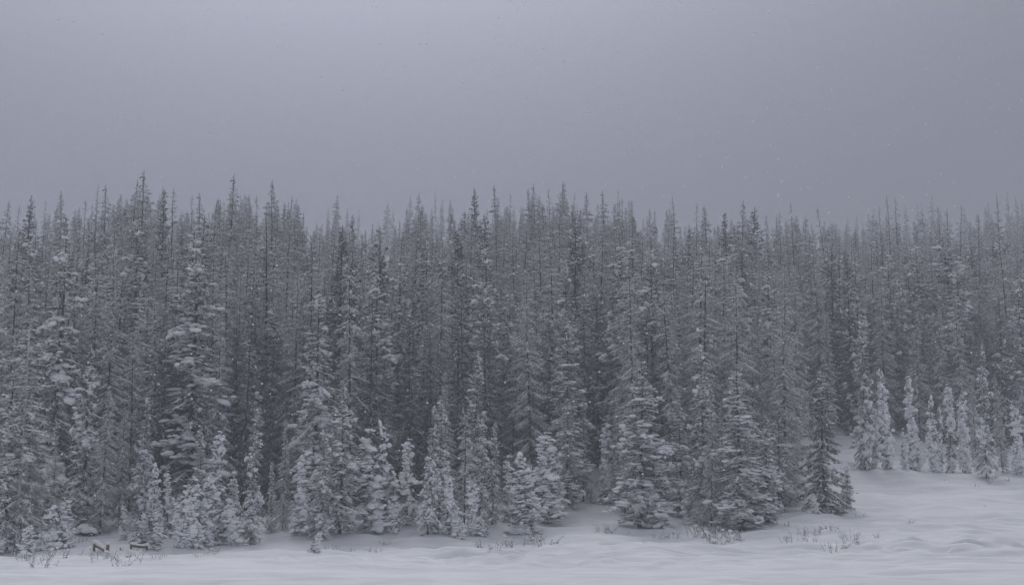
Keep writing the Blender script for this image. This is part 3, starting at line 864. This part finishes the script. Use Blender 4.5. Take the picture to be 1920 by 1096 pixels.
a_w, a_t, a_s = attr('which', 'INT'), attr('turn', 'FLOAT'), attr('tall', 'FLOAT')
rotv = G('ShaderNodeCombineXYZ'); gn.links.new(a_t, rotv.inputs['Z'])
for i, src in enumerate(far_src):
    oi = G('GeometryNodeObjectInfo'); oi.inputs['Object'].default_value = src; oi.inputs['As Instance'].default_value = True
    cmp_ = G('FunctionNodeCompare'); cmp_.data_type = 'INT'; cmp_.operation = 'EQUAL'
    gn.links.new(a_w, cmp_.inputs[2]); cmp_.inputs[3].default_value = i
    iop = G('GeometryNodeInstanceOnPoints')
    gn.links.new(gi.outputs[0], iop.inputs['Points'])
    gn.links.new(cmp_.outputs[0], iop.inputs['Selection'])
    gn.links.new(oi.outputs['Geometry'], iop.inputs['Instance'])
    gn.links.new(rotv.outputs[0], iop.inputs['Rotation'])
    gn.links.new(a_s, iop.inputs['Scale'])
    gn.links.new(iop.outputs[0], join.inputs[0])
gn.links.new(join.outputs[0], go.inputs[0])
md = forest.modifiers.new('rows', 'NODES'); md.node_group = gn

# ------------------------------------------------------------------ willow shrubs poking out of the snow
def make_shrub(seed, h, wdt, n, snow_amt, fine=1.0):
    rng = np.random.default_rng(seed)
    st, sn = Geo(), Geo()
    r0 = rng.random(n) ** 0.6 * wdt * 0.5
    a = rng.random(n) * 6.283
    K = 5
    t = np.linspace(0, 1, K)
    hh = h * rng.uniform(0.25, 1.2, n)
    base = np.stack((np.cos(a) * r0, np.sin(a) * r0 * 0.6, np.full(n, -0.15)), -1)
    out_ = np.stack((np.cos(a), np.sin(a), np.zeros(n)), -1) * (rng.uniform(0.1, 0.9, n) * hh)[:, None]
    P = base[:, None] + out_[:, None] * (t ** 1.4)[None, :, None]
    P[..., 2] += hh[:, None] * t
    P[:, 1:] += rng.normal(0, 0.035 * h, (n, K - 1, 3))
    rad = 0.013 * fine * (1 - 0.7 * t)[None, :] * rng.uniform(0.7, 1.3, (n, 1))
    tubes(st, P, rad)
    m = 7
    bi = np.repeat(np.arange(n), m)
    tt = rng.uniform(0.25, 1, len(bi)); x = tt * (K - 1); k0 = np.minimum(x.astype(int), K - 2); fr = (x - k0)[:, None]
    pos = P[bi, k0] * (1 - fr) + P[bi, k0 + 1] * fr
    d = unit(rng.normal(0, 1, (len(bi), 3)) + (0, 0, 0.9))
    en = pos + d * (h * rng.uniform(0.1, 0.3, len(bi)))[:, None]
    spikes(st, pos, en, 0.008 * fine, rng.random(len(bi)) * 6.28)
    ks = rng.random(len(bi)) < 0.35 * snow_amt
    spikes(sn, pos[ks] + (0, 0, 0.012), en[ks] + (0, 0, 0.012), 0.020)
    nl = max(2, int(n * 0.5 * snow_amt))
    li = rng.integers(0, n, nl)
    c = P[li, rng.integers(1, K, nl)] + rng.normal(0, 0.04, (nl, 3))
    c[:, 2] = np.maximum(c[:, 2], 0.0)
    sz = h * rng.uniform(0.08, 0.2, nl)
    lumps(sn, c, unit(rng.normal(0, 1, (nl, 3)) * (1, 1, 0.2)), np.stack((sz * 1.1, sz * 0.9, sz * 0.6), -1), rng, ICO1)
    return st.mesh('stems', M_stem), sn.mesh('snow', M_snow)
SHRUB = dict(tall=[make_shrub(1, 0.95, 1.7, 19, .6, .8), make_shrub(2, 0.85, 1.5, 15, .8, .8)],
             low=[make_shrub(3, 0.5, 1.7, 15, 1.3, .8), make_shrub(4, 0.42, 1.5, 12, 1.6, .8)],
             tuft=[make_shrub(5, 0.5, 0.4, 9, .5, .8), make_shrub(6, 0.35, 0.5, 8, .8, .8)])
BUSH = [
 (1317, 1008, 'tall', 1.0, 'leftmost tall willow shrub in the thicket before the dark stems'), (1335, 1010, 'tall', 1.05, 'second willow of the thicket before the dark stems'),
 (1350, 1014, 'tall', 1.1, 'thickest willow of the thicket before the white-boughed tree'), (1372, 1012, 'tall', .8, 'spreading willow at the right of the thicket'), (1386, 1012, 'tuft', 1.2, 'short willow tuft ending the thicket on the right'),
 (1473, 1007, 'tuft', 1.1, 'sprig leftmost of the low scrub beside the lone brown tree'), (1486, 1016, 'low', 1.0, 'low willow at the lower left of the slope scrub'), (1500, 1000, 'low', .8, 'snowy sprigs at the upper left of the slope scrub'),
 (1516, 1003, 'low', 1.2, 'dark willow in the middle of the slope scrub'), (1530, 994, 'tuft', 1.3, 'upright sprig at the top of the slope scrub'), (1517, 1016, 'low', .7, 'rusty tuft below the middle of the slope scrub'),
 (1547, 994, 'tuft', 1.0, 'thin twigs at the upper right of the slope scrub'), (1560, 995, 'low', .8, 'small clump ending the slope scrub on the right'),
 (1596, 1015, 'tall', .85, 'roundest dark willow bush out on the open snow'), (1568, 1031, 'low', 1.1, 'flat willow bush nearest the camera on the right snow'), (1590, 1027, 'tuft', .9, 'sprig between the two bushes on the right snow'), (1645, 1008, 'tuft', .8, 'small lone sprig right of the round willow bush'),
 (1475, 984, 'tuft', 1.1, 'tiny dark seedling left of the lone brown tree'), (1518, 949, 'low', 1.0, 'greyish shrub at the foot of the lone brown tree'),
 (1130, 998, 'tall', .6, 'slim sprig on the bank left of the biggest spruce'), (1141, 1000, 'tuft', 1.3, 'crooked sprig on the bank left of the biggest spruce'), (1176, 1001, 'tuft', .7, 'pair of dark tips on the bank below the biggest spruce'),
 (1260, 1007, 'low', .9, 'round snow-topped tussock below the shaded spruce'), (1213, 1019, 'tuft', .8, 'tiny dark tussock lowest on the bank'), (1235, 1010, 'low', .6, 'faint sprigs left of the round snow-topped tussock'),
 (975, 1022, 'low', 1.5, 'low snowed-under willow right of the lone grass spike'), (1005, 1012, 'tall', .8, 'upright willow sprigs below the front spruce pair'), (1022, 1020, 'low', 1.3, 'snow-clogged willow with a dark base below the open bank'), (958, 1022, 'tuft', 1.2, 'pale sprig between grass spike and willows'),
 (907, 1024, 'tuft', 1.7, 'lone dry grass spike below the little cone sapling'), (925, 1028, 'low', .7, 'faint sprigs right of the lone grass spike'),
 (713, 1020, 'tuft', .9, 'twin dark sprigs on the bank below the matched pair'), (722, 1022, 'tuft', .9, 'right one of the twin dark sprigs below the matched pair'), (695, 1033, 'tuft', 1.0, 'sprig lower left of the twin dark sprigs'), (708, 1034, 'low', .5, 'dark speck of scrub under the twin dark sprigs'),
 (660, 1033, 'tuft', .9, 'faint grass tuft right of the bent sapling'), (622, 1028, 'low', .6, 'faint scrub just right of the bent sapling'),
 (400, 1038, 'tall', .55, 'grey willow tuft in front of the young cluster'), (372, 1046, 'low', .4, 'faint stubble left of the grey willow tuft'),
 (190, 1047, 'low', 1.3, 'dark reddish bush below the sloping plank'), (202, 1044, 'tuft', 1.0, 'reddish twigs at the foot of the upright post'),
 (240, 1050, 'low', 1.0, 'snowy scrub below the log rail'), (250, 1043, 'low', .9, 'thin scrub right under the log rail'), (228, 1060, 'low', .7, 'low dark stalks in the snow below the log rail'), (298, 1049, 'low', .5, 'small faint scrub right of the log rail'),
 (118, 1042, 'low', 1.4, 'snow-buried shrub at the foot of the thick young spruce'), (65, 1052, 'low', 1.2, 'snowy shrub leftmost on the lake edge'), (80, 1062, 'low', 1.0, 'snowy shrub nearest the camera on the left'), (145, 1014, 'low', 1.0, 'dim shrub left of the snow-capped boulder'),
 (1832, 914, 'tuft', 1.2, 'dark sprig on the upper right snow below the bright column'), (1852, 906, 'tuft', 1.2, 'sprig right below the bright column'), (1890, 900, 'tuft', 1.1, 'tuft below the right edge trees'), (1707, 980, 'tuft', .8, 'lone speck of twig in the middle of the right snowfield'), (1610, 967, 'low', .6, 'faint sprigs on the crest below the small pointed spruce'),
 (1868, 895, 'tuft', 1.0, 'little dark stub by the bright column'), (1850, 950, 'tuft', .7, 'lone twig at the right of the snowfield'),
]
for k, (x, y, kind, s, lab) in enumerate(BUSH):
    X, D = ground_hit(x, y)
    st, sn = SHRUB[kind][k % 2]
    e = bpy.data.objects.new('grass_tuft' if 'grass' in lab else 'willow_shrub', None)
    e.location = (X, D, ground(X, D)); e.scale = (s, s, s); e.rotation_euler = (0, 0, rnd.random() * 6.28)
    e['label'] = lab; e['category'] = 'grass' if 'grass' in lab else 'shrub'; e['group'] = 'low plants poking out of the snow'
    col.objects.link(e)
    for nm, me in (('stems', st), ('snow', sn)):
        c = bpy.data.objects.new(nm, me); c.parent = e; c['kind'] = 'stuff'; col.objects.link(c)

# ------------------------------------------------------------------ old timber at the left
def log(g, a, b, r0, r1, rng, sides=8, K=7):
    a, b = np.array(a, float), np.array(b, float)
    t = np.linspace(0, 1, K)[:, None]
    P = a * (1 - t) + b * t
    P[1:-1] += rng.normal(0, 0.012, (K - 2, 3))
    rad = (r0 * (1 - t) + r1 * t)[:, 0] * rng.uniform(0.93, 1.07, K)
    tubes(g, P[None], rad[None], sides, True)
    for e_, rr, sgn in ((P[0], rad[0], -1), (P[-1], rad[-1], 1)):    # sawn ends
        ax = unit((b - a)[None]); u, v = frames(ax)
        th = np.arange(sides) * 2 * math.pi / sides
        ring = e_ + u * (np.cos(th) * rr)[:, None] + v * (np.sin(th) * rr)[:, None]
        V = np.concatenate((ring, (e_ + ax[0] * sgn * 0.015)[None]))
        T = [(i, (i + 1) % sides, sides) for i in range(sides)]
        g.add(V, T)
def child(parent, name, me):
    c = bpy.data.objects.new(name, me); c.parent = parent; col.objects.link(c); return c
def thing(name, label, cat, loc, rz=0, group=None):
    e = bpy.data.objects.new(name, None); e.location = loc; e.rotation_euler = (0, 0, rz)
    e['label'] = label; e['category'] = cat
    if 'timber' in (group or ''): e.scale = (0.86, 0.86, 0.86)
    if group: e['group'] = group
    col.objects.link(e); return e
trng = np.random.default_rng(9)
def cap(C, axis, size):
    g = Geo(); lumps(g, np.array(C, float), np.array(axis, float), np.array(size, float), trng, ICO2, 0.16)
    return g.mesh('snow_cap', M_snow)
X, D = ground_hit(183, 1033)
gz = ground(X, D)
t = thing('timber_frame', 'sloping yellow-brown plank on a stub post, capped with snow', 'timber', (X, D, gz), 0, 'old timber remains in the snow')
g = Geo(); log(g, (-0.22, 0, -0.4), (-0.22, 0, 0.42), 0.085, 0.08, trng); child(t, 'post', g.mesh('post', M_wood))
g = Geo(); log(g, (-0.24, -0.1, 0.40), (0.42, -0.1, 0.04), 0.075, 0.065, trng); child(t, 'plank', g.mesh('plank', M_wood))
child(t, 'snow_cap', cap([(-0.12, 0, 0.56), (0.12, -0.05, 0.42), (0.34, -0.08, 0.22)], [(1, 0, -.35), (1, 0, -.5), (1, 0, -.5)], [(0.26, 0.17, 0.13), (0.25, 0.16, 0.10), (0.2, 0.14, 0.09)]))
X, D = ground_hit(201, 1034)
t = thing('wooden_post', 'upright weathered post with a snow cap, right of the sloping plank', 'post', (X, D, ground(X, D)), 0, 'old timber remains in the snow')
g = Geo(); log(g, (0, 0, -0.4), (0.02, 0, 0.40), 0.10, 0.105, trng); child(t, 'shaft', g.mesh('shaft', M_wood))
child(t, 'snow_cap', cap([(0.02, 0, 0.45)], [(1, 0, 0)], [(0.17, 0.16, 0.12)]))
X, D = ground_hit(261, 1030)
t = thing('log_rail', 'horizontal log rail with snow on top before the stubby saplings', 'log', (X, D, ground(X, D)), 0.05, 'old timber remains in the snow')
g = Geo(); log(g, (-0.56, 0, 0.24), (0.52, 0, 0.13), 0.078, 0.09, trng, K=9); child(t, 'rail', g.mesh('rail', M_wood))
g = Geo(); log(g, (0.46, 0.02, -0.4), (0.46, 0.02, 0.06), 0.085, 0.08, trng); child(t, 'post', g.mesh('post', M_wood))
g = Geo(); log(g, (-0.5, 0.02, -0.4), (-0.5, 0.02, 0.16), 0.08, 0.07, trng); child(t, 'post', g.mesh('post', M_wood))
child(t, 'snow_cap', cap([(-0.36, 0, 0.33), (-0.05, 0, 0.27), (0.22, 0, 0.25), (0.5, 0, 0.28)], [(1, 0, -.1)] * 4, [(0.26, 0.13, 0.12), (0.25, 0.13, 0.07), (0.2, 0.13, 0.07), (0.17, 0.15, 0.14)]))
X, D = ground_hit(226, 1030)
t = thing('wooden_stake', 'small dark stake tip in a snow cone between post and log rail', 'stake', (X, D, ground(X, D)), 0, 'old timber remains in the snow')
g = Geo(); log(g, (0, -0.06, -0.3), (0.0, -0.05, 0.12), 0.05, 0.045, trng); child(t, 'shaft', g.mesh('shaft', M_wood))
child(t, 'snow_cap', cap([(0.06, 0.02, 0.12)], [(1, 0, 0)], [(0.15, 0.14, 0.13)]))
# boulders under the trees at the left
X, D = ground_hit(162, 1003)
t = thing('boulder', 'dark boulder under a thick snow pillow behind the timber', 'rock', (X, D, ground(X, D)), 0)
g = Geo(); lumps(g, np.array([(0, 0, 0.2)]), np.array([(1., 0, 0)]), np.array([(0.5, 0.45, 0.45)]), trng, ICO2, 0.2); child(t, 'rock', g.mesh('rock', M_bark))
child(t, 'snow_cap', cap([(-0.1, -0.1, 0.42), (0.28, -0.12, 0.3), (-0.38, -0.1, 0.22), (0.1, -0.25, 0.25)], [(1, 0, .1), (1, 0, -.4), (1, 0, .4), (1, .3, 0)], [(0.42, 0.36, 0.26), (0.36, 0.3, 0.2), (0.32, 0.3, 0.2), (0.4, 0.3, 0.2)]))

# ------------------------------------------------------------------ falling snow
frg = np.random.default_rng(3)
n = 13000
fy = 9 + 60 * frg.random(n) ** 0.55
fx = frg.uniform(-0.55, 0.55, n) * fy * 1.1
fz = CAMZ + frg.uniform(0.0, 0.40, n) * fy
fs = np.minimum(0.0065 * frg.lognormal(0, 0.6, n), 0.0008 * fy)
okz = (fz > 0.4)
C = np.stack((fx, fy, fz), -1)[okz]; s_ = fs[okz]
octv = np.array([(1, 0, 0), (-1, 0, 0), (0, 1, 0), (0, -1, 0), (0, 0, 1), (0, 0, -1)], float) * (1.3, 1, 0.9)
octf = np.array([(0, 2, 4), (2, 1, 4), (1, 3, 4), (3, 0, 4), (2, 0, 5), (1, 2, 5), (3, 1, 5), (0, 3, 5)])
V = (C[:, None] + octv[None] * s_[:, None, None]).reshape(-1, 3)
T = (octf[None] + np.arange(len(C))[:, None, None] * 6).reshape(-1, 3)
flakes = bpy.data.objects.new('falling_snow', mk_mesh('falling_snow', V, T, (M_snow,), True))
flakes['kind'] = 'stuff'; flakes['label'] = 'fine snowflakes drifting through the air'
col.objects.link(flakes)

# ------------------------------------------------------------------ haze
hv = np.array([(x, y, z) for z in (-1.6, 92.0) for y in (-110, 620) for x in (-460, 460)], float)
hf = [(0, 2, 3, 1), (4, 5, 7, 6), (0, 1, 5, 4), (2, 6, 7, 3), (0, 4, 6, 2), (1, 3, 7, 5)]
hm = bpy.data.materials.new('haze')
hm.use_nodes = True
ht = hm.node_tree
ht.nodes.clear()
ho = ht.nodes.new('ShaderNodeOutputMaterial')
pv = ht.nodes.new('ShaderNodeVolumePrincipled')
pv.inputs['Color'].default_value = (0.82, 0.85, 0.92, 1)
pv.inputs['Density'].default_value = HAZE_DENSITY
pv.inputs['Anisotropy'].default_value = 0.1
ht.links.new(pv.outputs[0], ho.inputs['Volume'])
haze = bpy.data.objects.new('haze', mk_mesh('haze', hv, np.array(hf), (hm,)))
haze['kind'] = 'stuff'; haze['label'] = 'thin cold fog filling the air'
col.objects.link(haze)
tops = [o.location.z + 17 * o.scale.z for o in col.objects if o.type == 'EMPTY' and o.get('category') == 'tree']
print('highest', max(tops), 'ground', float(GZ.min()), float(GZ.max()), 'trees', len(tops))
